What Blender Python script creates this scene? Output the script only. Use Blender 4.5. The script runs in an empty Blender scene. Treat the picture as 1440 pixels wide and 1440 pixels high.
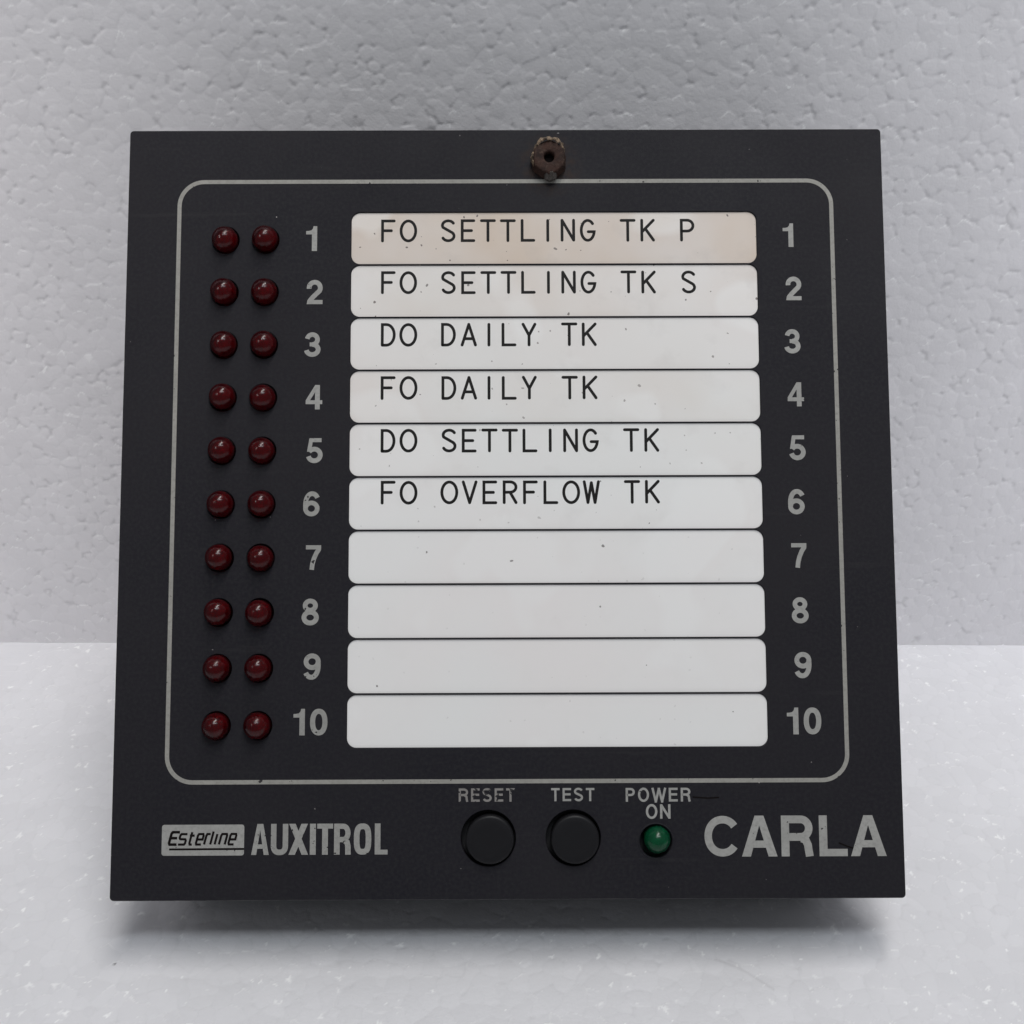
import bpy, bmesh, math, random
import numpy as np
from mathutils import Matrix, Vector

# ------------------------------------------------------------------ placement (metres; panel drawn in mm)
MM = 0.001
THETA = math.radians(32.5)            # lean of the panel from the vertical
DEPTH, INSET = 34.0, 4.0              # case depth behind the face, inset of the case from the flange
H_EDGE = DEPTH * math.sin(THETA) - INSET * math.cos(THETA)     # height of the front lower edge
WALL_Y = 104.1                        # foam wall behind, mm
PM = Matrix(((1, 0, 0), (0, math.sin(THETA), -math.cos(THETA)), (0, math.cos(THETA), math.sin(THETA))))
CENTRE = (Vector((0, 0, H_EDGE)) - PM @ Vector((0, -72.0, 0))) # centre of the panel face, mm

scene = bpy.context.scene
col = scene.collection
random.seed(7)
rng = np.random.default_rng(11)

# ------------------------------------------------------------------ camera
CR = Matrix(((0.99999198, -0.00351333, 0.0019232), (0.0033298, 0.99608847, 0.08829879), (-0.0022259, -0.08829167, 0.99609218)))
CT = Vector((-0.97491561, 1.63793327, -212.05317201))
cam_rot = PM @ CR.transposed()
cam_pos = (PM @ (-(CR.transposed() @ CT)) + CENTRE) * MM
cd = bpy.data.cameras.new('camera')
cam = bpy.data.objects.new('camera', cd)
col.objects.link(cam)
cam.matrix_world = Matrix.Translation(cam_pos) @ cam_rot.to_4x4()
cd.sensor_width = 36.0
cd.lens = 40.0
cd.clip_start = 0.01
cd.clip_end = 50.0
scene.camera = cam

# ------------------------------------------------------------------ light
w = bpy.data.worlds.new('World')
scene.world = w
w.use_nodes = True
bg = w.node_tree.nodes['Background']
bg.inputs['Color'].default_value = (0.90, 0.95, 1.0, 1)
bg.inputs['Strength'].default_value = 0.168

def area_light(name, loc, aim, sx, sy, power, color, spread=180):
    l = bpy.data.lights.new(name, 'AREA')
    l.shape = 'RECTANGLE'
    l.size, l.size_y = sx, sy
    l.energy = power
    l.spread = math.radians(spread)
    l.color = color
    o = bpy.data.objects.new(name, l)
    col.objects.link(o)
    o.location = loc
    d = Vector(aim) - Vector(loc)
    o.rotation_euler = d.to_track_quat('-Z', 'Y').to_euler()
    return o

area_light('ceiling_tube_lamp', (0.12, -0.40, 1.02), (0, 0.03, 0.03), 0.62, 0.02, 3.0, (0.90, 0.96, 1.0))
area_light('overhead_lamp', (0.10, -0.05, 1.10), (0, 0.0, 0.0), 0.60, 0.16, 5.2, (1.0, 0.97, 0.935))
area_light('left_wall_fill', (-0.36, -0.22, 0.40), (-0.185, 0.104, 0.13), 0.16, 0.16, 0.055, (1.0, 0.94, 0.925), 34)  # added fill: brightens the left of the wall, leaving its middle darker
area_light('right_wall_fill', (0.38, -0.22, 0.40), (0.200, 0.104, 0.13), 0.16, 0.16, 0.066, (0.97, 0.965, 1.0), 34)  # added fill for the right of the wall, same purpose

# ------------------------------------------------------------------ render settings
scene.render.engine = 'CYCLES'
scene.cycles.use_denoising = True
scene.cycles.max_bounces = 8
scene.view_settings.view_transform = 'Standard'
scene.view_settings.look = 'None'
scene.view_settings.exposure = 0.0
scene.view_settings.gamma = 1.0
scene.view_settings.use_curve_mapping = False

# ------------------------------------------------------------------ material helpers
class NT:
    def __init__(s, name):
        s.m = bpy.data.materials.new(name)
        s.m.use_nodes = True
        s.t = s.m.node_tree
        s.b = s.t.nodes['Principled BSDF']
    def n(s, kind, **kw):
        x = s.t.nodes.new(kind)
        for k, v in kw.items():
            setattr(x, k, v)
        return x
    def l(s, a, b):
        s.t.links.new(a, b)
    def set(s, **kw):
        for k, v in kw.items():
            s.b.inputs[k.replace('_', ' ')].default_value = v
    def obj(s):
        return s.n('ShaderNodeTexCoord').outputs['Object']
    def noise(s, scale, detail=3.0, rough=0.5, vec=None):
        x = s.n('ShaderNodeTexNoise')
        x.inputs['Scale'].default_value = scale
        x.inputs['Detail'].default_value = detail
        x.inputs['Roughness'].default_value = rough
        s.l(vec if vec is not None else s.obj(), x.inputs['Vector'])
        return x
    def ramp(s, src, lo, hi):
        x = s.n('ShaderNodeMapRange')
        x.inputs['From Min'].default_value = lo
        x.inputs['From Max'].default_value = hi
        s.l(src, x.inputs['Value'])
        return x.outputs['Result']
    def mix(s, fac, a, b):
        x = s.n('ShaderNodeMix', data_type='RGBA')
        if hasattr(fac, 'is_linked') or hasattr(fac, 'links'):
            s.l(fac, x.inputs[0])
        else:
            x.inputs[0].default_value = fac
        for v, i in ((a, 6), (b, 7)):
            if isinstance(v, tuple):
                x.inputs[i].default_value = v if len(v) == 4 else (*v, 1)
            else:
                s.l(v, x.inputs[i])
        return x.outputs[2]
    def math(s, op, a, b):
        x = s.n('ShaderNodeMath', operation=op)
        for v, i in ((a, 0), (b, 1)):
            if isinstance(v, (int, float)):
                x.inputs[i].default_value = v
            else:
                s.l(v, x.inputs[i])
        return x.outputs[0]
    def specks(s, scale, dens, size, vec=None):
        """scattered little dots: one per Voronoi cell, kept where the cell's random value is below dens"""
        v = s.n('ShaderNodeTexVoronoi', voronoi_dimensions='2D')
        v.inputs['Scale'].default_value = scale
        base = vec if vec is not None else s.obj()
        wn = s.noise(scale * 2.5, 1.0, 0.5, base)
        add = s.n('ShaderNodeMixRGB', blend_type='LINEAR_LIGHT')
        add.inputs[0].default_value = 0.14 / scale
        s.l(base, add.inputs[1]); s.l(wn.outputs['Color'], add.inputs[2])
        s.l(add.outputs[0], v.inputs['Vector'])
        sep = s.n('ShaderNodeSeparateColor')
        s.l(v.outputs['Color'], sep.inputs[0])
        keep = s.math('LESS_THAN', sep.outputs[0], dens)
        rad = s.math('MULTIPLY', sep.outputs[1], size)
        near = s.math('LESS_THAN', v.outputs['Distance'], rad)
        return s.math('MULTIPLY', keep, near)
    def bump(s, h, strength, dist):
        x = s.n('ShaderNodeBump')
        x.inputs['Strength'].default_value = strength
        x.inputs['Distance'].default_value = dist
        s.l(h, x.inputs['Height'])
        s.l(x.outputs[0], s.b.inputs['Normal'])

def mat_panel():
    k = NT('black_panel_paint')
    c = k.mix(k.ramp(k.noise(28, 4).outputs['Fac'], 0.35, 0.7), (0.0142, 0.0134, 0.0182), (0.0192, 0.0174, 0.0214))
    c = k.mix(k.ramp(k.noise(1500, 2).outputs['Fac'], 0.4, 0.75), c, (0.021, 0.021, 0.024))
    dist = k.n('ShaderNodeVectorMath', operation='DISTANCE')
    k.l(k.obj(), dist.inputs[0])
    dist.inputs[1].default_value = (0.0083, 0.0650, 0)
    rust = k.math('MULTIPLY', k.ramp(dist.outputs['Value'], 0.0068, 0.0030), k.ramp(k.noise(500, 4, 0.6).outputs['Fac'], 0.40, 0.62))
    c = k.mix(k.math('MULTIPLY', rust, 0.8), c, (0.040, 0.024, 0.018))
    scuff = k.n('ShaderNodeMapping')
    k.l(k.obj(), scuff.inputs['Vector'])
    scuff.inputs['Rotation'].default_value = (0, 0, 0.5)
    scuff.inputs['Scale'].default_value = (25, 420, 1)
    sc = k.ramp(k.noise(1.0, 4, 0.6, scuff.outputs['Vector']).outputs['Fac'], 0.63, 0.80)
    c = k.mix(k.math('MULTIPLY', sc, 0.45), c, (0.036, 0.035, 0.037))
    c = k.mix(k.specks(110, 0.20, 0.016), c, (0.20, 0.19, 0.19))
    c = k.mix(k.specks(45, 0.16, 0.009), c, (0.50, 0.48, 0.47))
    k.l(c, k.b.inputs['Base Color'])
    r = k.ramp(k.noise(60, 4).outputs['Fac'], 0.3, 0.7)
    k.l(k.math('ADD', k.math('MULTIPLY', r, 0.10), 0.58), k.b.inputs['Roughness'])
    k.set(Specular_IOR_Level=0.14)
    k.bump(k.noise(3500, 2).outputs['Fac'], 0.25, 0.00006)
    return k.m

def mat_ink(name, base, wear):
    """pale printed paint, chipped through to the black panel in small flecks"""
    k = NT(name)
    c = k.mix(k.ramp(k.noise(160, 3).outputs['Fac'], 0.35, 0.7), base, tuple(x * 0.84 for x in base))
    c = k.mix(k.ramp(k.noise(1400, 3, 0.6).outputs['Fac'], 0.45, 0.75), c, tuple(x * 0.74 for x in base))
    chip = k.math('GREATER_THAN', k.noise(900, 2, 0.55).outputs['Fac'], 0.74 - wear)
    c = k.mix(chip, c, (0.035, 0.033, 0.034))
    k.l(c, k.b.inputs['Base Color'])
    k.set(Roughness=0.6, Specular_IOR_Level=0.25)
    return k.m

def mat_label():
    k = NT('white_label_plastic')
    oi = k.n('ShaderNodeObjectInfo')
    sep = k.n('ShaderNodeSeparateColor')
    k.l(oi.outputs['Color'], sep.inputs[0])
    n1 = k.ramp(k.noise(34, 3, 0.55).outputs['Fac'], 0.30, 0.68)
    yel = k.math('MULTIPLY', n1, sep.outputs[0])          # red channel of the object colour: amount of yellowing
    white = k.mix(k.ramp(k.noise(20, 2).outputs['Fac'], 0.4, 0.65), (0.845, 0.845, 0.84), (0.86, 0.83, 0.825))
    c = k.mix(sep.outputs[1], white, (0.63, 0.555, 0.505))   # green channel: overall ageing
    c = k.mix(yel, c, (0.60, 0.47, 0.36))
    c = k.mix(k.math('MULTIPLY', k.ramp(k.noise(42, 2, 0.4).outputs['Fac'], 0.56, 0.60), 0.35), c, (0.90, 0.90, 0.895))
    dirt = k.specks(360, 0.22, 0.085)
    c = k.mix(k.math('MULTIPLY', dirt, sep.outputs[2]), c, (0.16, 0.13, 0.12))
    d2 = k.specks(120, 0.22, 0.035)
    c = k.mix(k.math('MULTIPLY', d2, 0.75), c, (0.10, 0.085, 0.08))
    sm = k.ramp(k.noise(120, 4, 0.6).outputs['Fac'], 0.56, 0.75)
    c = k.mix(k.math('MULTIPLY', sm, k.math('ADD', k.math('MULTIPLY', sep.outputs[2], 0.20), 0.02)), c, (0.42, 0.38, 0.36))
    k.l(c, k.b.inputs['Base Color'])
    k.set(Roughness=0.42, Specular_IOR_Level=0.4)
    k.bump(k.noise(220, 3).outputs['Fac'], 0.12, 0.0002)
    return k.m

def mat_plain(name, base, rough, spec=0.4, var=0.2, scale=300):
    k = NT(name)
    c = k.mix(k.noise(scale, 4).outputs['Fac'], tuple(x * (1 - var) for x in base), tuple(x * (1 + var) for x in base))
    k.l(c, k.b.inputs['Base Color'])
    k.set(Roughness=rough, Specular_IOR_Level=spec)
    return k.m

def mat_lens(name, base, core):
    k = NT(name)
    c = k.mix(k.ramp(k.noise(500, 2).outputs['Fac'], 0.35, 0.7), base, core)
    k.l(c, k.b.inputs['Base Color'])
    r = k.ramp(k.noise(420, 3).outputs['Fac'], 0.3, 0.7)
    k.l(k.math('ADD', k.math('MULTIPLY', r, 0.10), 0.17), k.b.inputs['Roughness'])
    k.set(Transmission_Weight=0.85, IOR=1.36, Specular_IOR_Level=0.5)
    return k.m

def mat_rust():
    k = NT('rusty_steel')
    c = k.mix(k.ramp(k.noise(420, 5, 0.65).outputs['Fac'], 0.35, 0.7), (0.024, 0.014, 0.012), (0.062, 0.030, 0.022))
    c = k.mix(k.ramp(k.noise(1600, 3).outputs['Fac'], 0.55, 0.75), c, (0.075, 0.048, 0.036))
    k.l(c, k.b.inputs['Base Color'])
    k.set(Roughness=0.8, Specular_IOR_Level=0.25)
    k.bump(k.noise(1300, 4, 0.65).outputs['Fac'], 0.7, 0.0003)
    return k.m

def mat_flake():
    k = NT('peeling_paint')
    c = k.mix(k.ramp(k.noise(700, 4, 0.6).outputs['Fac'], 0.4, 0.62), (0.060, 0.045, 0.035), (0.33, 0.24, 0.165))
    k.l(c, k.b.inputs['Base Color'])
    k.set(Roughness=0.65, Specular_IOR_Level=0.3)
    return k.m

def mat_foam(name, tint):
    k = NT(name)
    at = k.n('ShaderNodeAttribute', attribute_name='fleck_glint')
    lo = tuple(x * 0.955 for x in tint)
    c = k.mix(k.ramp(k.noise(55, 4).outputs['Fac'], 0.35, 0.65), lo, tint)
    sep = k.n('ShaderNodeSeparateColor')
    k.l(at.outputs['Color'], sep.inputs[0])
    c = k.mix(k.math('MULTIPLY', at.outputs['Alpha'], 0.5), c, tuple(x * 0.90 for x in tint))
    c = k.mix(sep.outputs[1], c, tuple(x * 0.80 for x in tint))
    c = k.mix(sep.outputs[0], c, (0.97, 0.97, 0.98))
    c = k.mix(sep.outputs[2], c, (0.10, 0.09, 0.09))
    k.l(c, k.b.inputs['Base Color'])
    k.l(k.math('SUBTRACT', 0.50, k.math('MULTIPLY', sep.outputs[0], 0.25)), k.b.inputs['Roughness'])
    k.set(Specular_IOR_Level=0.45)
    k.bump(k.noise(1100, 4, 0.65).outputs['Fac'], 0.5, 0.00014)
    return k.m

M_PANEL = mat_panel()
M_INK = mat_ink('pale_printed_ink', (0.345, 0.34, 0.325), 0.06)
M_INK_CLEAN = mat_ink('clean_printed_ink', (0.37, 0.365, 0.35), 0.03)
M_INK_WORN = mat_ink('worn_printed_ink', (0.27, 0.255, 0.245), 0.15)
M_LINE = mat_ink('printed_line_ink', (0.335, 0.325, 0.30), 0.04)
M_LABEL = mat_label()
M_ENGRAVE = mat_plain('black_engraving', (0.009, 0.008, 0.008), 0.6, 0.2)
M_CASE = mat_plain('black_case_metal', (0.016, 0.016, 0.018), 0.6, 0.3)
def mat_edge():
    k = NT('rubbed_panel_edge')
    c = k.mix(k.ramp(k.noise(70, 4, 0.65).outputs['Fac'], 0.44, 0.62), (0.016, 0.015, 0.018), (0.085, 0.08, 0.08))
    k.l(c, k.b.inputs['Base Color'])
    k.set(Roughness=0.5, Specular_IOR_Level=0.3)
    return k.m
M_EDGE = mat_edge()
M_BUTTON = mat_plain('black_button_plastic', (0.0100, 0.0098, 0.0115), 0.45, 0.22, 0.15, 900)
M_RED = mat_lens('red_lens', (0.125, 0.004, 0.009), (0.18, 0.005, 0.012))
M_REDCORE = mat_plain('red_lens_core', (0.36, 0.010, 0.020), 0.6, 0.1)
M_GREEN = mat_lens('green_lens', (0.008, 0.14, 0.075), (0.012, 0.19, 0.10))
M_GREENCORE = mat_plain('green_lens_core', (0.02, 0.36, 0.18), 0.5, 0.2)
M_RUST = mat_rust()
M_HOLE = mat_plain('dark_bore', (0.008, 0.006, 0.006), 0.9, 0.1)
M_FLAKE = mat_flake()
M_CURL = mat_plain('grey_curled_paint', (0.085, 0.075, 0.068), 0.6, 0.35, 0.45, 900)
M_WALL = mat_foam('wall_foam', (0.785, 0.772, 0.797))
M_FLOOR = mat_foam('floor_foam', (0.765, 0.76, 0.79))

# ------------------------------------------------------------------ mesh helpers (shapes in mm)
class MB:
    def __init__(s):
        s.v, s.f = [], []
    def add(s, vs, fs):
        o = len(s.v)
        s.v += [tuple(x) for x in vs]
        s.f += [tuple(i + o for i in f) for f in fs]
    def poly(s, pts, z):
        s.add([(x, y, z) for x, y in pts], [tuple(range(len(pts)))])
    def ribbon(s, pts, wd, z, caps=False, closed=False):
        """flat line of constant width with mitred corners"""
        P = [Vector(p) for p in pts]
        n = len(P)
        hw = wd / 2
        if not closed:
            for i in range(1, n - 1):
                u, v = (P[i] - P[i - 1]).normalized(), (P[i + 1] - P[i]).normalized()
                if u.dot(v) < -.25:
                    e = 0 if caps else hw * .75
                    s.ribbon(pts[:i] + [tuple(P[i] + u * e)], wd, z, caps)
                    s.ribbon([tuple(P[i] - v * e)] + list(pts[i + 1:]), wd, z + .005, caps)
                    return
        L, R = [], []
        for i in range(n):
            a = P[i - 1] if (i > 0 or closed) else None
            b = P[(i + 1) % n] if (i < n - 1 or closed) else None
            d1 = (P[i] - a).normalized() if a is not None else None
            d2 = (b - P[i]).normalized() if b is not None else None
            d1 = d1 or d2
            d2 = d2 or d1
            n1, n2 = Vector((-d1.y, d1.x)), Vector((-d2.y, d2.x))
            m = (n1 + n2)
            m = m.normalized() if m.length > 1e-6 else n1
            k = hw / max(0.45, m.dot(n1))
            L.append(P[i] + m * k)
            R.append(P[i] - m * k)
        vs, fs = [], []
        for i in range(n):
            vs += [(L[i].x, L[i].y, z), (R[i].x, R[i].y, z)]
        for i in range(n if closed else n - 1):
            j = (i + 1) % n
            fs.append((2 * i, 2 * i + 1, 2 * j + 1, 2 * j))
        if caps and not closed:
            for e, q in ((0, 1), (n - 1, n - 2)):
                d = (P[e] - P[q]).normalized()
                a0 = math.atan2(d.y, d.x) - math.pi / 2
                base = len(vs)
                k = [(P[e].x + hw * math.cos(a0 + math.pi * t / 8), P[e].y + hw * math.sin(a0 + math.pi * t / 8), z) for t in range(9)]
                vs += k
                fs.append(tuple(range(base, base + 9)))
        s.add(vs, fs)
    def lathe(s, prof, cx, cy, seg=32):
        """profile of (radius, z) pairs turned about the panel normal"""
        rings = []
        for r, z in prof:
            if r < 1e-6:
                s.v.append((cx, cy, z))
                rings.append([len(s.v) - 1])
            else:
                o = len(s.v)
                for i in range(seg):
                    a = 2 * math.pi * i / seg
                    s.v.append((cx + r * math.cos(a), cy + r * math.sin(a), z))
                rings.append(list(range(o, o + seg)))
        for A, B in zip(rings, rings[1:]):
            for i in range(seg):
                j = (i + 1) % seg
                if len(A) == 1:
                    s.f.append((A[0], B[i], B[j]))
                elif len(B) == 1:
                    s.f.append((A[i], A[j], B[0]))
                else:
                    s.f.append((A[i], A[j], B[j], B[i]))
    def build(s, name, mat, parent, smooth=False, label=None):
        me = bpy.data.meshes.new(name)
        me.from_pydata([(x * MM, y * MM, z * MM) for x, y, z in s.v], [], s.f)
        bm = bmesh.new()
        bm.from_mesh(me)
        bmesh.ops.recalc_face_normals(bm, faces=bm.faces) if smooth else None
        bm.to_mesh(me)
        bm.free()
        if smooth:
            me.polygons.foreach_set('use_smooth', [True] * len(me.polygons))
        me.materials.append(mat)
        o = bpy.data.objects.new(name, me)
        col.objects.link(o)
        if parent is not None:
            attach(o, parent)
        if label:
            o['label'] = label
        return o

def attach(o, parent):
    o.parent = parent
    if parent is ROOT:
        o.location = ROOT_OFFSET

def arc(cx, cy, rx, ry, a0, a1, n=16, e=2.0):
    out = []
    for i in range(n + 1):
        a = math.radians(a0 + (a1 - a0) * i / n)
        c, s_ = math.cos(a), math.sin(a)
        out.append((cx + rx * math.copysign(abs(c) ** (2 / e), c), cy + ry * math.copysign(abs(s_) ** (2 / e), s_)))
    return out

def rrect(x0, y0, x1, y1, r, n=8):
    p = []
    for cx, cy, a in ((x1 - r, y1 - r, 0), (x0 + r, y1 - r, 90), (x0 + r, y0 + r, 180), (x1 - r, y0 + r, 270)):
        p += arc(cx, cy, r, r, a, a + 90, n)
    return p

# ------------------------------------------------------------------ glyphs: (kind, points, width), unit cap height
def bold(ch):
    S, P = 'stroke', 'poly'
    if ch == '0':
        return [(S, arc(.34, .5, .235, .405, 0, 360, 36, 2.25)[:-1], .195, True)], .68
    if ch == '1':
        return [(P, [(.25, 0), (.455, 0), (.455, 1), (.31, 1), (.285, .90), (.22, .83), (.12, .81), (.02, .805), (.02, .67), (.25, .67)])], .625
    if ch == '2':
        return [(S, arc(.335, .665, .225, .235, 188, -32, 20) + [(.40, .42), (.26, .28), (.155, .15), (.125, .03)], .19, False),
                (P, [(.02, 0), (.655, 0), (.655, .17), (.05, .17)])], .68
    if ch == '3':
        return [(S, arc(.325, .705, .205, .20, 172, -88, 18), .185, False), (S, arc(.325, .30, .235, .205, 92, -172, 20), .19, False),
                (P, [(.22, .425), (.36, .425), (.36, .585), (.22, .585)])], .68
    if ch == '4':
        return [(P, [(.375, 0), (.57, 0), (.57, 1), (.375, 1)]), (P, [(0, .215), (.67, .215), (.67, .375), (0, .375)]),
                (P, [(0, .37), (.175, .37), (.385, .72), (.385, 1), (.38, 1)])], .70
    if ch == '5':
        return [(P, [(.135, .84), (.615, .84), (.615, 1), (.135, 1)]), (P, [(.04, .455), (.205, .455), (.275, .93), (.125, .97)]),
                (S, arc(.33, .325, .24, .235, 148, -166, 24), .19, False)], .69
    if ch in '69':
        g = [(S, arc(.335, .315, .235, .225, 0, 360, 30)[:-1], .185, True), (S, arc(.365, .45, .265, .46, 196, 38, 22, 2.15), .19, False)]
        if ch == '9':
            g = [(k, [(.67 - x, 1 - y) for x, y in p], *r) for k, p, *r in g]
        return g, .68
    if ch == '7':
        return [(P, [(.03, .83), (.65, .83), (.65, 1), (.03, 1)]), (S, [(.575, .86), (.46, .68), (.36, .45), (.30, .22), (.275, 0)], .185, False)], .68
    if ch == '8':
        return [(S, arc(.335, .735, .195, .175, 0, 360, 28)[:-1], .18, True), (S, arc(.335, .285, .235, .205, 0, 360, 28)[:-1], .185, True)], .68
    if ch == 'C':
        return [(S, arc(.435, .5, .335, .405, 36, 324, 34, 2.1), .185, False)], .787
    if ch == 'A':
        return [(P, [(0, 0), (.225, 0), (.447, .76), (.447, 1), (.335, 1)]), (P, [(.895, 0), (.67, 0), (.447, .76), (.447, 1), (.56, 1)]),
                (P, [(.24, .215), (.655, .215), (.60, .39), (.29, .39)])], .895
    if ch == 'R':
        return [(P, [(0, 0), (.205, 0), (.205, 1), (0, 1)]), (S, [(.1, .905), (.47, .905)] + arc(.50, .69, .205, .215, 80, -80, 14) + [(.47, .475), (.1, .475)], .19, False),
                (S, [(.52, .44), (.62, .40), (.675, .28), (.69, .16), (.705, .08), (.715, 0)], .195, False)], .84
    if ch == 'L':
        return [(P, [(0, 0), (.205, 0), (.205, 1), (0, 1)]), (P, [(.1, 0), (.71, 0), (.71, .18), (.1, .18)])], .71

def cond(ch):
    S, P = 'stroke', 'poly'
    if ch == 'A':
        return [(P, [(0, 0), (.165, 0), (.2875, .80), (.2875, 1), (.19, 1)]), (P, [(.575, 0), (.41, 0), (.2875, .80), (.2875, 1), (.385, 1)]),
                (P, [(.13, .20), (.445, .20), (.42, .34), (.155, .34)])], .575
    if ch == 'U':
        return [(S, [(.095, 1)] + arc(.2875, .30, .1925, .22, 180, 360, 18, 2.4) + [(.48, 1)], .18, False)], .575
    if ch == 'X':
        return [(P, [(0, 0), (.21, 0), (.625, 1), (.415, 1)]), (P, [(.64, 0), (.43, 0), (.015, 1), (.225, 1)])], .64
    if ch == 'I':
        return [(P, [(0, 0), (.19, 0), (.19, 1), (0, 1)])], .19
    if ch == 'T':
        return [(P, [(0, .84), (.52, .84), (.52, 1), (0, 1)]), (P, [(.165, 0), (.355, 0), (.355, .9), (.165, .9)])], .52
    if ch == 'R':
        return [(P, [(0, 0), (.185, 0), (.185, 1), (0, 1)]), (S, [(.09, .915), (.28, .915)] + arc(.30, .70, .15, .215, 75, -75, 12) + [(.28, .485), (.09, .485)], .17, False),
                (S, [(.33, .46), (.42, .40), (.45, .28), (.455, 0)], .18, False)], .55
    if ch == 'O':
        return [(S, arc(.285, .5, .19, .41, 0, 360, 40, 3.0)[:-1], .185, True)], .57
    if ch == 'L':
        return [(P, [(0, 0), (.185, 0), (.185, 1), (0, 1)]), (P, [(.09, 0), (.42, 0), (.42, .155), (.09, .155)])], .42

def single(ch, wd=.62, k=.06):
    """single-line lettering: paths only, unit cap height (centre line inset by k)"""
    a, b, lo, hi = k, wd - k, k, 1 - k
    c = wd / 2
    m = .5
    g = {
        'F': [[(b, hi), (a, hi), (a, lo)], [(a, m + .01), (b - .12, m + .01)]],
        'O': [arc(c, .5, c - k + .065, .5 - k, 0, 360, 32)],
        'E': [[(b, hi), (a, hi), (a, lo), (b, lo)], [(a, m), (b - .10, m)]],
        'T': [[(a - .03, hi), (b + .03, hi)], [(c, hi), (c, lo)]],
        'L': [[(a, hi), (a, lo), (b, lo)]],
        'I': [[(c, hi), (c, lo)]],
        'N': [[(a, lo), (a, hi), (b, lo), (b, hi)]],
        'K': [[(a, hi), (a, lo)], [(b, hi), (a, .42)], [(a + .15, .57), (b, lo)]],
        'P': [[(a, lo), (a, hi), (c, hi)] + arc(c, .70, c - k, hi - .70, 90, -90, 12)[1:] + [(a, 1.40 - hi)]],
        'D': [[(a, lo), (a, hi), (c - .08, hi)] + arc(c - .08, .5, c - k + .08, .5 - k, 90, -90, 16)[1:] + [(a, lo)]],
        'A': [[(a - .03, lo), (c, hi), (b + .03, lo)], [(a + .08, .33), (b - .08, .33)]],
        'Y': [[(a, hi), (c, .47), (b, hi)], [(c, .47), (c, lo)]],
        'V': [[(a - .02, hi), (c, lo), (b + .02, hi)]],
        'R': [[(a, lo), (a, hi), (c, hi)] + arc(c, .72, c - k, hi - .72, 90, -90, 12)[1:] + [(a, 1.44 - hi)], [(c, 1.44 - hi), (b, lo)]],
        'W': [[(a - .05, hi), (a + .10, lo), (c, hi - .04), (b - .10, lo), (b + .05, hi)]],
        'S': [arc(c, .735, c - k, .205, 28, 205, 14) + arc(c, .265, c - k, .205, 62, -155, 16)],
        'G': [arc(c, .5, c - k + .03, .5 - k, 42, 352, 28) + [(b, .44), (c + .02, .44)]],
    }
    return g[ch]

def put(mb, glyph, x, y, h, z, sx=1.0, dz=.008):
    for i, g in enumerate(glyph):
        pts = [(x + px * h * sx, y + py * h) for px, py in g[1]]
        zz = z + i * dz
        if g[0] == 'poly':
            mb.poly(pts, zz)
        else:
            mb.ribbon(pts, g[2] * h, zz, False, g[3])

def mono_line(mb, text, x0, y0, pitch, h, wd, z, sx=1.0, jit=0.0):
    for i, ch in enumerate(text):
        if ch == ' ':
            continue
        cx = x0 + i * pitch + random.uniform(-jit, jit)
        dy = random.uniform(-jit, jit)
        for j, p in enumerate(single(ch)):
            pts = [(cx + (px - .31) * h * sx, y0 + dy + py * h) for px, py in p]
            cl = ch == 'O'
            mb.ribbon(pts[:-1] if cl else pts, wd, z + j * .006, not cl, cl)

# ------------------------------------------------------------------ foam sheets (real bead relief)
def axis(lo, hi, flo, fhi, fine, coarse):
    a = list(np.arange(lo, flo, coarse)) + list(np.arange(flo, fhi, fine)) + list(np.arange(fhi, hi + coarse, coarse))
    return np.array(a)

def value_noise(U, V, cell, g):
    """smooth random field in 0..1 with features about one cell wide"""
    x, y = (U - U.min()) / cell, (V - V.min()) / cell
    G = g.random((int(y.max()) + 3, int(x.max()) + 3))
    i, j = x.astype(int), y.astype(int)
    fx, fy = x - i, y - j
    fx, fy = fx * fx * (3 - 2 * fx), fy * fy * (3 - 2 * fy)
    return (G[j, i] * (1 - fx) + G[j, i + 1] * fx) * (1 - fy) + (G[j + 1, i] * (1 - fx) + G[j + 1, i + 1] * fx) * fy

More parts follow.
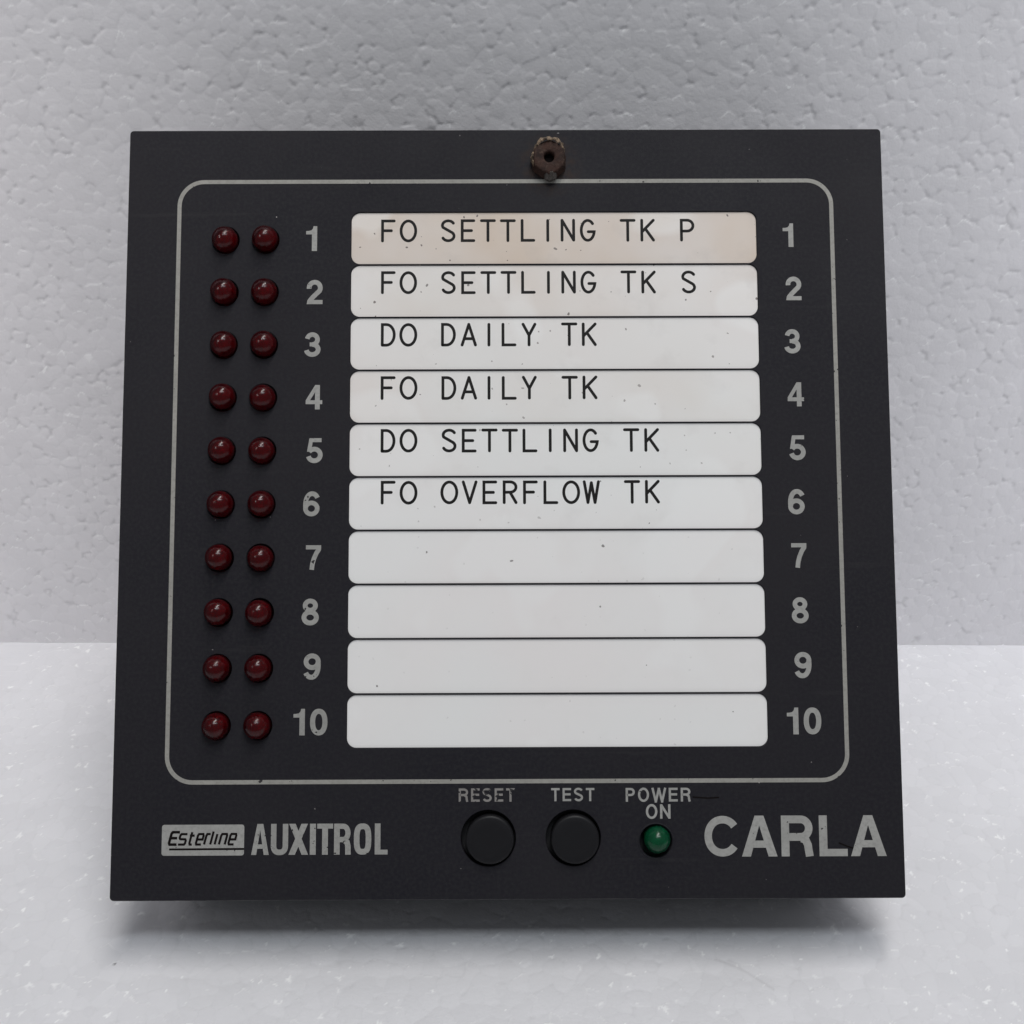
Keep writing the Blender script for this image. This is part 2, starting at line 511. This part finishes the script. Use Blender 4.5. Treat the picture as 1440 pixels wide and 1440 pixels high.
def bead_relief(U, V, p, seed, pit_share, pit_depth, groove, step):
    """moulded foam face: flattened beads at slightly different heights, fine seams, gaps left open where beads meet"""
    g = np.random.default_rng(seed)
    wu = U + (value_noise(U, V, 1.6, g) - .5) * .45
    wv = V + (value_noise(U, V, 1.6, g) - .5) * .45
    nI = int((U.max() - U.min()) / p) + 14
    nJ = int((V.max() - V.min()) / (p * .866)) + 14
    u0, v0 = U.min() - 6 * p, V.min() - 6 * p * .866
    J, I = np.meshgrid(np.arange(nJ), np.arange(nI), indexing='ij')
    cu = u0 + (I + .5 * (J % 2)) * p + g.normal(0, .19 * p, I.shape)
    cv = v0 + J * p * .866 + g.normal(0, .19 * p, I.shape)
    sz = np.clip(g.normal(0, .17 * p, I.shape), -.3 * p, .32 * p)                 # bigger and smaller beads
    off = g.normal(0, step, I.shape)
    tu, tv = g.normal(0, step * .25, I.shape), g.normal(0, step * .25, I.shape)
    tone = g.random(I.shape)
    D = [np.full(U.shape, 9e9) for _ in range(3)]
    plate = np.zeros(U.shape)
    tn = np.zeros(U.shape)
    up = np.zeros(U.shape)
    lip = g.random(I.shape) ** 2
    j0 = np.round((V - v0) / (p * .866)).astype(int)
    for dj in (-2, -1, 0, 1, 2):
        jj = np.clip(j0 + dj, 0, nJ - 1)
        i0 = np.round((U - u0) / p - .5 * (jj % 2)).astype(int)
        for di in (-2, -1, 0, 1, 2):
            ii = np.clip(i0 + di, 0, nI - 1)
            du, dv = wu - cu[jj, ii], wv - cv[jj, ii]
            d = np.sqrt(du * du + dv * dv) - sz[jj, ii]
            w = d < D[0]
            plate = np.where(w, off[jj, ii] + tu[jj, ii] * du + tv[jj, ii] * dv - .012 * np.maximum(d, 0) ** 2, plate)
            tn = np.where(w, tone[jj, ii], tn)
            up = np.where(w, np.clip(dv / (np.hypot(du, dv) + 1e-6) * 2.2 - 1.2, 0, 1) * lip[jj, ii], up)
            D[2] = np.minimum(D[2], np.maximum(D[1], d))
            D[1] = np.minimum(D[1], np.maximum(D[0], d))
            D[0] = np.minimum(D[0], d)
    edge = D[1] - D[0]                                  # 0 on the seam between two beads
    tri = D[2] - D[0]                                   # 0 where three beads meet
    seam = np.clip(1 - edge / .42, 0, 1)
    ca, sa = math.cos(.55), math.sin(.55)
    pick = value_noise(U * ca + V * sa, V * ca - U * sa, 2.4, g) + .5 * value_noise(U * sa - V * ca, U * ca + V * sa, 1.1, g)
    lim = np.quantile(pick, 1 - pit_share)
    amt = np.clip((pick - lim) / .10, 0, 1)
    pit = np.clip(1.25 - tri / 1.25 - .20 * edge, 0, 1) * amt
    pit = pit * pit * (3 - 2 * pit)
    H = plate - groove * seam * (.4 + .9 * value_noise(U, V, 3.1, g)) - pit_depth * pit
    rim = np.clip(1.2 - edge / .42, 0, 1) * up            # lifted top edge of some beads, later given a painted glint
    H = H + .06 * rim
    return np.clip(H - .02, -1.0, .12), seam, pit, tn, rim

def foam(name, mat, us, vs, seed, p, relief, place, flecks, fleck_size, extra=None, seam_amt=.5, pit_amt=.6, glint_amt=.8):
    U, V = np.meshgrid(us, vs)
    H, seam, pit, tone, rim = bead_relief(U, V, p, seed, *relief)
    g = np.random.default_rng(seed + 5)
    fl = rim * glint_amt  # light caught on bead tops, painted in as whiter colour
    dk = np.zeros(U.shape)
    du = us.max() - us.min()
    for _ in range(flecks):                   # torn, whiter skin flakes
        fu, fv = g.uniform(us.min(), us.max()), vs.min() + (vs.max() - vs.min()) * g.random() ** 1.4
        a = g.uniform(0, math.pi)
        s1 = fleck_size * (.35 + g.random() ** 2.2 * 1.1)
        s2 = s1 * g.uniform(.35, .75)
        sel_u = np.where(np.abs(us - fu) < s1 * 1.6)[0]
        sel_v = np.where(np.abs(vs - fv) < s1 * 1.6)[0]
        if len(sel_u) < 2 or len(sel_v) < 2:
            continue
        su, sv = slice(sel_u[0], sel_u[-1] + 1), slice(sel_v[0], sel_v[-1] + 1)
        x = (U[sv, su] - fu) * math.cos(a) + (V[sv, su] - fv) * math.sin(a)
        y = -(U[sv, su] - fu) * math.sin(a) + (V[sv, su] - fv) * math.cos(a)
        an = np.arctan2(y / s2, x / s1)
        q = g.uniform(0, 6.28, 3)
        rad = 1 + .34 * np.sin(3 * an + q[0]) + .24 * np.sin(5 * an + q[1]) + .14 * np.sin(8 * an + q[2])
        k = np.clip((rad - np.sqrt((x / s1) ** 2 + (y / s2) ** 2)) * 2.2, 0, 1)
        fl[sv, su] = np.maximum(fl[sv, su], k * g.uniform(.5, 1))
        H[sv, su] += k * g.uniform(.03, .14) * (.6 + y / s2 * .4)
    if extra:
        extra(U, V, H, dk)
    nv, nu = U.shape
    co = np.stack([U, V, H], -1).reshape(-1, 3)
    pts = place(co) * MM
    idx = np.arange(nv * nu).reshape(nv, nu)
    quads = np.stack([idx[:-1, :-1], idx[:-1, 1:], idx[1:, 1:], idx[1:, :-1]], -1).reshape(-1, 4)
    # slab sides and back
    rim = np.concatenate([idx[0, :], idx[1:, -1], idx[-1, -2::-1], idx[-2:0:-1, 0]])
    low = co[rim].copy()
    low[:, 2] = -20.0
    pts = np.concatenate([pts, place(low) * MM])
    n0 = nv * nu
    k = len(rim)
    nxt = (np.arange(k) + 1) % k
    sides = np.stack([rim, n0 + np.arange(k), n0 + nxt, rim[nxt]], -1)
    quads = np.concatenate([quads, sides])
    c4 = n0 + np.array([0, nu - 1, nu + nv - 2, 2 * nu + nv - 3])
    quads = np.concatenate([quads, c4[None, ::-1]])
    me = bpy.data.meshes.new(name)
    me.vertices.add(len(pts))
    me.vertices.foreach_set('co', pts.ravel())
    me.loops.add(quads.size)
    me.loops.foreach_set('vertex_index', quads.ravel().astype(np.int32))
    me.polygons.add(len(quads))
    me.polygons.foreach_set('loop_start', np.arange(0, quads.size, 4, dtype=np.int32))
    sm = np.ones(len(quads), bool)
    sm[-len(sides) - 1:] = False
    me.polygons.foreach_set('use_smooth', sm)
    at = me.color_attributes.new('fleck_glint', 'FLOAT_COLOR', 'POINT')
    c = np.zeros((len(pts), 4), np.float32)
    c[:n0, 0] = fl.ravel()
    c[:n0, 1] = np.maximum(seam * seam_amt, pit * pit_amt).ravel()  # seam tone, plus the darkness of open gaps painted into the colour
    c[:n0, 2] = dk.ravel()
    c[:, 3] = .5
    c[:n0, 3] = tone.ravel()
    at.data.foreach_set('color', c.ravel())
    me.update(calc_edges=True)
    me.validate()
    me.materials.append(mat)
    o = bpy.data.objects.new(name, me)
    col.objects.link(o)
    o['kind'] = 'structure'
    return o

YAW = math.radians(-0.65)
def place_wall(c):
    x, z, h = c[:, 0], c[:, 1], c[:, 2]
    return np.stack([x * math.cos(YAW) - h * math.sin(YAW) * 0, WALL_Y + x * math.sin(YAW) - h, z], -1)
def place_floor(c):
    return np.stack([c[:, 0], c[:, 1], c[:, 2]], -1)
def floor_marks(U, V, H, dk):
    # faint scored line in front of the right half, and two tiny specks of dirt
    a, b = np.array([38.5, -.5]), np.array([48.5, -7.0])
    d = (b - a) / np.linalg.norm(b - a)
    t = (U - a[0]) * d[0] + (V - a[1]) * d[1]
    s_ = np.abs(-(U - a[0]) * d[1] + (V - a[1]) * d[0] - .5 * np.sin(t * .35))
    L = np.linalg.norm(b - a)
    on = (t > 0) & (t < L)
    dk[:] = np.maximum(dk, np.where(on, np.clip(1 - s_ / .42, 0, 1) * .16, 0))
    for x, y, r in ((-73.2, -1.0, .20), (-60, -22, .12)):
        dk[:] = np.maximum(dk, np.clip(1.6 - np.hypot(U - x, V - y) / r, 0, 1))

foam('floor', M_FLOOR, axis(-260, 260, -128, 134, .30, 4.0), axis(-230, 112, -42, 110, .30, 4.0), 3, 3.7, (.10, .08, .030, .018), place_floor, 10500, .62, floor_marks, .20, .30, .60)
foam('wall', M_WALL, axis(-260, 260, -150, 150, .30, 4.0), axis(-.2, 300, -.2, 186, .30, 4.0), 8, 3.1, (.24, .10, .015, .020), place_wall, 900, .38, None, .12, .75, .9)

# ------------------------------------------------------------------ the alarm panel
base_pt = CENTRE + PM @ Vector((0, -72 + INSET, -DEPTH))       # where the rear lower edge rests
ROOT = bpy.data.objects.new('alarm_panel', None)
col.objects.link(ROOT)
ROOT.empty_display_size = .02
ROOT.location = base_pt * MM
ROOT.rotation_euler = (math.pi / 2 - THETA, 0, 0)
ROOT_OFFSET = Vector((0, 72 - INSET, DEPTH)) * MM
ROOT['label'] = 'square black alarm panel with ten white label strips and red lamps, leaning on white foam'
ROOT['category'] = 'alarm panel'

LX0, LX1 = -29.45, 47.75
LY = [55.92, 45.62, 35.42, 25.28, 15.16, 5.06, -4.97, -15.0, -25.05, -35.15, -45.02]
ROWS = [50.60, 40.42, 30.24, 20.14, 10.03, -.10, -10.10, -20.22, -30.50, -40.95]
LEDX = (-53.30, -45.72)
def lean(y, h):                       # a point seen at y on the face but standing h proud of it
    return -20.4 + (y + 20.4) * (1 - h / 211)
LEDY = [lean(y, .8) + .1 for y in ROWS]
BTN = [(-3.55, -61.1), (11.88, -61.1)]
GRN = (26.9, -61.75)

# front plate: outline with the slots and holes cut through
cu = bpy.data.curves.new('front_plate', 'CURVE')
cu.dimensions = '2D'
cu.fill_mode = 'BOTH'
cu.extrude = 1.15
cu.bevel_depth = .10
cu.offset = -.10
cu.bevel_resolution = 1
def loop(pts):
    sp = cu.splines.new('POLY')
    sp.points.add(len(pts) - 1)
    for q, (x, y) in zip(sp.points, pts):
        q.co = (x, y, 0, 1)
    sp.use_cyclic_u = True
loop(rrect(-72, -72, 72, 72, .7, 4))
for i in range(10):
    loop(rrect(LX0, LY[i + 1] + .12, LX1, LY[i] - .12, 1.75))
for y in LEDY:
    for x in LEDX:
        loop(arc(x, y, 2.62, 2.62, 0, 360, 32)[:-1])
for x, y in BTN:
    loop(arc(x, y, 5.0, 5.0, 0, 360, 48)[:-1])
loop(arc(*GRN, 2.95, 2.95, 0, 360, 32)[:-1])
tmp = bpy.data.objects.new('front_plate_outline', cu)
col.objects.link(tmp)
dg = bpy.context.evaluated_depsgraph_get()
me = bpy.data.meshes.new_from_object(tmp.evaluated_get(dg))
bpy.data.objects.remove(tmp)
bpy.data.curves.remove(cu)
me.transform(Matrix.Diagonal((MM, MM, MM, 1)) @ Matrix.Translation((0, 0, -1.25)))
me.name = 'front_plate'
me.materials.clear()
me.materials.append(M_PANEL)
me.materials.append(M_EDGE)
for p_ in me.polygons:                     # rubbed outer arris, a shade paler than the face
    if .2 < p_.normal.z < .97 and max(abs(p_.center.x), abs(p_.center.y)) > 71.5 * MM:
        p_.material_index = 1
fp = bpy.data.objects.new('front_plate', me)
col.objects.link(fp)
attach(fp, ROOT)

# case behind the plate
mb = MB()
bx, by = 72 - INSET, 72 - INSET
o_ = rrect(-bx, -by, bx, by, 1.0, 3)
n_ = len(o_)
mb.add([(x, y, -2.53) for x, y in o_] + [(x, y, -DEPTH) for x, y in o_],
       [tuple(range(n_)), tuple(range(2 * n_ - 1, n_ - 1, -1))] + [(i, i + n_, (i + 1) % n_ + n_, (i + 1) % n_) for i in range(n_)])
mb.build('case', M_CASE, ROOT)

# border line
mb = MB()
mb.ribbon(rrect(-62.2, -50.95, 62.1, 61.82, 4.7, 14), .78, .03, closed=True)
mb.build('border_line', M_LINE, ROOT)

# numerals either side
LD = [(-38.11, 53.10, 48.27, .46), (-37.84, 42.68, 37.96), (-38.12, 32.55, 27.82), (-37.7, 22.45, 17.80), (-37.52, 12.35, 7.66), (-37.95, 2.32, -2.33),
      (-37.45, -7.72, -12.28), (-38.0, -17.6, -22.48), (-37.5, -27.68, -32.45), (-39.3, -37.75, -42.56)]
RD = [(52.62, 53.40, 48.80), (52.96, 43.05, 38.45), (52.48, 32.88, 28.20), (52.86, 22.68, 18.10), (52.87, 12.60, 7.92), (52.42, 2.45, -2.25),
      (52.68, -7.64, -12.2), (52.58, -17.66, -22.42), (52.85, -27.74, -32.5), (51.15, -37.85, -42.70)]
for side, D in (('left', LD), ('right', RD)):
    for i, d in enumerate(D):
        mb = MB()
        x, yt, yb = d[:3]
        h = yt - yb
        for ch in str(i + 1):
            g, wd = bold(ch)
            put(mb, g, x, yb, h, .03)
            x += (wd + .02) * h
        worn = side == 'left' and i >= 5
        mb.build('number', M_INK if worn else M_INK_CLEAN, ROOT)

# white label strips and their engraved wording
TEXT = [('FO SETTLING TK P', 54.48, 50.05), ('FO SETTLING TK S', 44.36, 39.95), ('DO DAILY TK', 34.32, 29.81), ('FO DAILY TK', 24.12, 19.62),
        ('DO SETTLING TK', 14.08, 9.62), ('FO OVERFLOW TK', 4.29, -.13)]
AGE = [(.85, .72, 1.0), (.36, .26, .9), (.10, .18, .7), (.22, .10, .6), (.10, .05, .5), (.06, .0, .35), (.04, .0, .15), (.03, .0, .1), (.03, .0, .1), (.03, .0, .15)]
for i in range(10):
    mb = MB()
    o_ = rrect(LX0 + .05, LY[i + 1] + .17, LX1 - .05, LY[i] - .17, 1.70)
    n_ = len(o_)
    mb.add([(x, y, -.30) for x, y in o_] + [(x, y, -1.6) for x, y in o_],
           [tuple(range(n_))] + [(i_, i_ + n_, (i_ + 1) % n_ + n_, (i_ + 1) % n_) for i_ in range(n_)])
    strip = mb.build('label_strip', M_LABEL, ROOT)
    strip.color = (*AGE[i], 1)
    if i < 2:
        strip['label'] = ('yellowed strip marked for a port tank', 'slightly yellowed strip marked for a starboard tank')[i]
    if i < 6:
        t, yt, yb = TEXT[i]
        tb = MB()
        mono_line(tb, t, -22.40 + i * .05, yb, 3.80, yt - yb, .55, -.285, 1.0, .03)
        tb.build('lettering', M_ENGRAVE, strip)

# lamps: clear coloured domes over a coloured core, sunk in their holes
def lens_profile(r, zc, z0, n=8):
    return [(r, z0), (r, zc)] + [(r * math.cos(math.pi / 2 * t / n), zc + r * math.sin(math.pi / 2 * t / n)) for t in range(1, n)] + [(0, zc + r)]
def lamp_meshes():
    a = MB()
    a.lathe([(0, -2.3)] + lens_profile(2.42, .75, -2.3, 10), 0, 0, 36)
    b = MB()
    b.lathe([(0, -1.9), (1.35, -1.9), (1.35, -.3), (1.15, .4), (.8, .8), (.4, .95), (0, 1.0)], 0, 0, 24)
    return a, b
a, b = lamp_meshes()
first = None
for r_i, y in enumerate(LEDY):
    for x in LEDX:
        if first is None:
            lamp = a.build('indicator_lamp', M_RED, ROOT, True)
            core = b.build('lamp_core', M_REDCORE, lamp, True)
            first = (lamp, core)
        else:
            lamp = first[0].copy()
            col.objects.link(lamp)
            core = first[1].copy()
            col.objects.link(core)
            core.parent = lamp
        lamp.location = ROOT_OFFSET + Vector((x + random.uniform(-.08, .08), y + random.uniform(-.10, .10), random.uniform(-.15, .15))) * MM
        lamp.rotation_euler = (random.uniform(-.10, .10), random.uniform(-.10, .10), random.uniform(0, 6.28))

a = MB()
a.lathe([(0, -2.3)] + lens_profile(2.42, .1, -2.3, 10), 0, 0, 36)
b = MB()
b.lathe([(0, -1.9), (1.6, -1.9), (1.6, -.4), (1.2, .2), (0, .5)], 0, 0, 24)
pl = a.build('power_lamp', M_GREEN, ROOT, True, 'green dome lamp under the words POWER ON')
pl.location = ROOT_OFFSET + Vector((GRN[0] + .22, GRN[1] + .30, 0)) * MM
b.build('lamp_core', M_GREENCORE, pl, True)
mb = MB()
mb.lathe([(3.02, .005), (3.10, .10), (3.22, .10), (3.30, .005)], *GRN, 40)
mb.build('lamp_bezel', M_PANEL, ROOT, True)

# push buttons
for x, y in BTN:
    mb = MB()
    r = 4.38
    mb.lathe([(0, -2.4), (r, -2.4), (r, .72), (r - .06, .95), (r - .22, 1.12), (r - .50, 1.20), (r - 1.6, 1.17), (0, 1.10)], x + .30, y - .12, 56)
    mb.build('push_button', M_BUTTON, ROOT, True)

# wording by the buttons
SMALLW = {'R': .72, 'E': .66, 'S': .70, 'T': .66, 'P': .68, 'O': .82, 'W': 1.0, 'N': .74}
def small_glyph(ch):
    wd = SMALLW[ch]
    k = .085
    if ch == 'W':
        return [[(.03, 1), (.27, .0), (.5, .93), (.73, .0), (.97, 1)]], wd
    if ch == 'O':
        return [arc(wd / 2, .5, wd / 2 - k, .5 - k + .02, 0, 360, 32)], wd
    if ch == 'N':
        return [[(k, 0), (k, 1)], [(k, .95), (wd - k, .05)], [(wd - k, 0), (wd - k, 1)]], wd
    if ch == 'T':
        return [[(0, 1 - k), (wd, 1 - k)], [(wd / 2, 1), (wd / 2, 0)]], wd
    if ch == 'E':
        return [[(wd, 1 - k), (k, 1 - k), (k, k), (wd, k)], [(k, .52), (wd - .04, .52)]], wd
    if ch == 'S':
        return [arc(wd / 2, .735, wd / 2 - k, .20, 20, 225, 14) + arc(wd / 2, .275, wd / 2 - k, .205, 60, -160, 16)], wd
    if ch == 'P':
        return [[(k, 0), (k, 1 - k), (wd * .55, 1 - k)] + arc(wd * .55, .70, wd * .45 - k, .215, 90, -90, 12)[1:] + [(k, .485)]], wd
    if ch == 'R':
        return [[(k, 0), (k, 1 - k), (wd * .55, 1 - k)] + arc(wd * .55, .71, wd * .45 - k, .205, 90, -90, 12)[1:] + [(k, .505)],
                [(wd * .6, .50), (wd - .13, .38), (wd - .10, .12), (wd - .06, 0)]], wd
for word, x0, x1, yt, yb, m in (('RESET', -8.93, 1.30, -52.2, -54.6, M_INK_WORN), ('TEST', 7.92, 15.81, -52.2, -54.56, M_INK_CLEAN),
                                ('POWER', 21.50, 33.32, -52.22, -54.70, M_INK_CLEAN), ('ON', 25.13, 29.63, -55.17, -57.75, M_INK_CLEAN)):
    mb = MB()
    h = yt - yb
    tot = sum(SMALLW[c] for c in word)
    gap = ((x1 - x0) / h - tot) / (len(word) - 1)
    x = x0
    for ch in word:
        g, wd = small_glyph(ch)
        for j, p in enumerate(g):
            cl = ch == 'O'
            pts = [(x + px * h, yb + py * h) for px, py in (p[:-1] if cl else p)]
            mb.ribbon(pts, .165 * h, .03 + j * .008, False, cl)
        x += (wd + gap) * h
    mb.build('lettering', m, ROOT)

# large name at the lower right
mb = MB()
yb, h = -64.55, 7.28
for ch, px0, px1 in (('C', 989.3, 1037), ('A', 1042.6, 1092.8), ('R', 1098.6, 1145.2), ('L', 1152.2, 1192), ('A', 1196.6, 1247)):
    g, wd = bold(ch)
    x0, x1 = (35.59 + (q - 989) * .12860 for q in (px0, px1))
    put(mb, g, x0, yb, h, .03, (x1 - x0) / (wd * h))
mb.build('lettering', M_INK_CLEAN, ROOT)
for pts in ([(60.2, -62.2), (61.4, -62.7), (62.6, -63.1)], [(33.8, -53.9), (36.4, -54.1), (38.4, -54.0)]):
    mb = MB()                              # small dark scratch beside the wording
    mb.ribbon(pts, .24, .07, True)
    mb.build('scratch', M_HOLE, ROOT)

# condensed name at the lower left
mb = MB()
yb, h = -63.92, 5.52
for ch, px0, px1 in (('A', 353.8, 378.5), ('U', 381, 405.7), ('X', 406, 433.6), ('I', 435.9, 444.2), ('T', 446, 468.3), ('R', 469.8, 493.6), ('O', 497.4, 522.2), ('L', 526.9, 545)):
    g, wd = cond(ch)
    x0, x1 = (-46.53 + (q - 354) * .1294 for q in (px0, px1))
    put(mb, g, x0, yb, h, .03, (x1 - x0) / (wd * h))
mb.build('lettering', M_INK, ROOT)

# light name plate with dark slanted wording
mb = MB()
mb.poly(rrect(-62.80, -64.0, -47.86, -58.50, .45, 4), .03)
plate = mb.build('name_plate', M_INK_CLEAN, ROOT)
mb = MB()
def slant(pts, x, y, sx, sy):
    return [(x + px * sx + py * sy * .26, y + py * sy) for px, py in pts]
EST = [('E', -61.64, 1.45, 2.20), ('s', -59.95, 1.22, 1.85), ('t', -58.15, .80, 2.20), ('e', -56.75, 1.02, 1.85), ('r', -55.22, .70, 1.85),
       ('l', -54.10, .2, 2.30), ('i', -53.30, .2, 1.85), ('n', -52.52, 1.05, 1.85), ('e', -50.85, 1.05, 1.85)]
EG = {'E': [[(1, 1), (.12, 1), (0, .88), (0, .12), (.12, 0), (1, 0)], [(0, .52), (.85, .52)]],
      's': [[(1, 1), (.12, 1), (0, .86), (0, .62), (.12, .52), (.88, .5), (1, .38), (1, .12), (.88, 0), (0, 0)]],
      't': [[(.25, 1), (.25, .12), (.4, 0), (.9, 0)], [(-.1, .72), (1, .72)]],
      'e': [[(0, .48), (1, .48), (1, .86), (.88, 1), (.12, 1), (0, .86), (0, .14), (.12, 0), (.95, 0)]],
      'r': [[(0, 0), (0, .84), (.15, 1), (1, 1)]],
      'l': [[(0, 0), (0, 1)]], 'i': [[(0, 0), (0, 1)]],
      'n': [[(0, 0), (0, .84), (.12, 1), (.88, 1), (1, .86), (1, 0)]]}
for ch, x, sx, sy in EST:
    for j, p in enumerate(EG[ch]):
        mb.ribbon(slant(p, x + .1, -62.02, sx, sy), .48 if ch == 'E' else .41, .045 + j * .006)
mb.build('lettering', M_HOLE, plate)
mb = MB()
mb.poly([(-61.45, -63.05), (-47.86, -63.02), (-47.86, -62.66), (-61.42, -62.70)], .045)
mb.build('underline', M_HOLE, plate)

# rusty threaded standoff near the top edge, with lifting paint round it
SX, SY, SH = 8.25, 65.8, 2.3
mb = MB()
N = 36
def hexr(a, R):
    k = math.cos(math.pi / 6) / math.cos(((a + math.pi / 6) % (math.pi / 3)) - math.pi / 6)
    return R * (.45 * k + .55 * .955)
rr = [hexr(2 * math.pi * i / N, 3.3) * random.uniform(.975, 1.02) for i in range(N)]
rings = []
for sc, z in ((1.10, 0.0), (1.06, .5), (1.0, .9), (.99, SH - .35), (.95, SH - .08), (.88, SH), (.45, SH - .02), (.36, SH - .12), (.32, SH - .35), (.31, .6)):
    o0 = len(mb.v)
    for i in range(N):
        a_ = 2 * math.pi * i / N
        q = rr[i] if sc > .5 else 3.1
        mb.v.append((SX + q * sc * math.cos(a_), SY + q * sc * math.sin(a_) * 1.06, z + (random.uniform(-.05, .05) if sc > .4 and z > .2 else 0)))
    rings.append(o0)
for p0, p1 in zip(rings, rings[1:]):
    for i in range(N):
        j = (i + 1) % N
        mb.f.append((p0 + i, p0 + j, p1 + j, p1 + i))
so = mb.build('standoff', M_RUST, ROOT, True, 'rusty hexagonal standoff with a hollow centre near the top edge')
mb = MB()
mb.lathe([(1.02, .7), (0, .7)], SX, SY, 20)
mb.build('bore', M_HOLE, so)
def flake(a0, a1, r0, r1, z0, z1, n=18, rag=.25):
    """curling ragged skin of paint standing round part of the standoff"""
    f = MB()
    for i in range(n + 1):
        t = i / n
        a_ = math.radians(a0 + (a1 - a0) * t)
        e = math.sin(math.pi * t) ** .5
        ra = r0 + random.uniform(-.08, .08)
        rb = r0 + (r1 - r0) * e + random.uniform(-rag, rag) * .6
        zt = z0 + (z1 - z0) * (e * .8 + .2) + random.uniform(-rag, rag)
        for q, z in ((rb, z0), (rb + .05, (z0 + zt) / 2), (ra + .1, zt), (ra - .1, zt - .12), (rb - .22, (z0 + zt) / 2 - .1)):
            f.v.append((SX + q * math.cos(a_), SY + q * math.sin(a_) * 1.06, z))
    for i in range(n):
        for k in range(4):
            f.f.append((i * 5 + k, i * 5 + k + 1, i * 5 + k + 6, i * 5 + k + 5))
    return f
flake(20, 156, 3.0, 3.95, .6, SH + .6, 22, .34).build('paint_flake', M_FLAKE, so)
flake(156, 204, 3.15, 3.45, .6, SH, 10, .2).build('paint_flake', M_FLAKE, so)
flake(250, 300, 2.9, 3.95, .3, SH + .1, 12, .2).build('paint_flake', M_CURL, so)
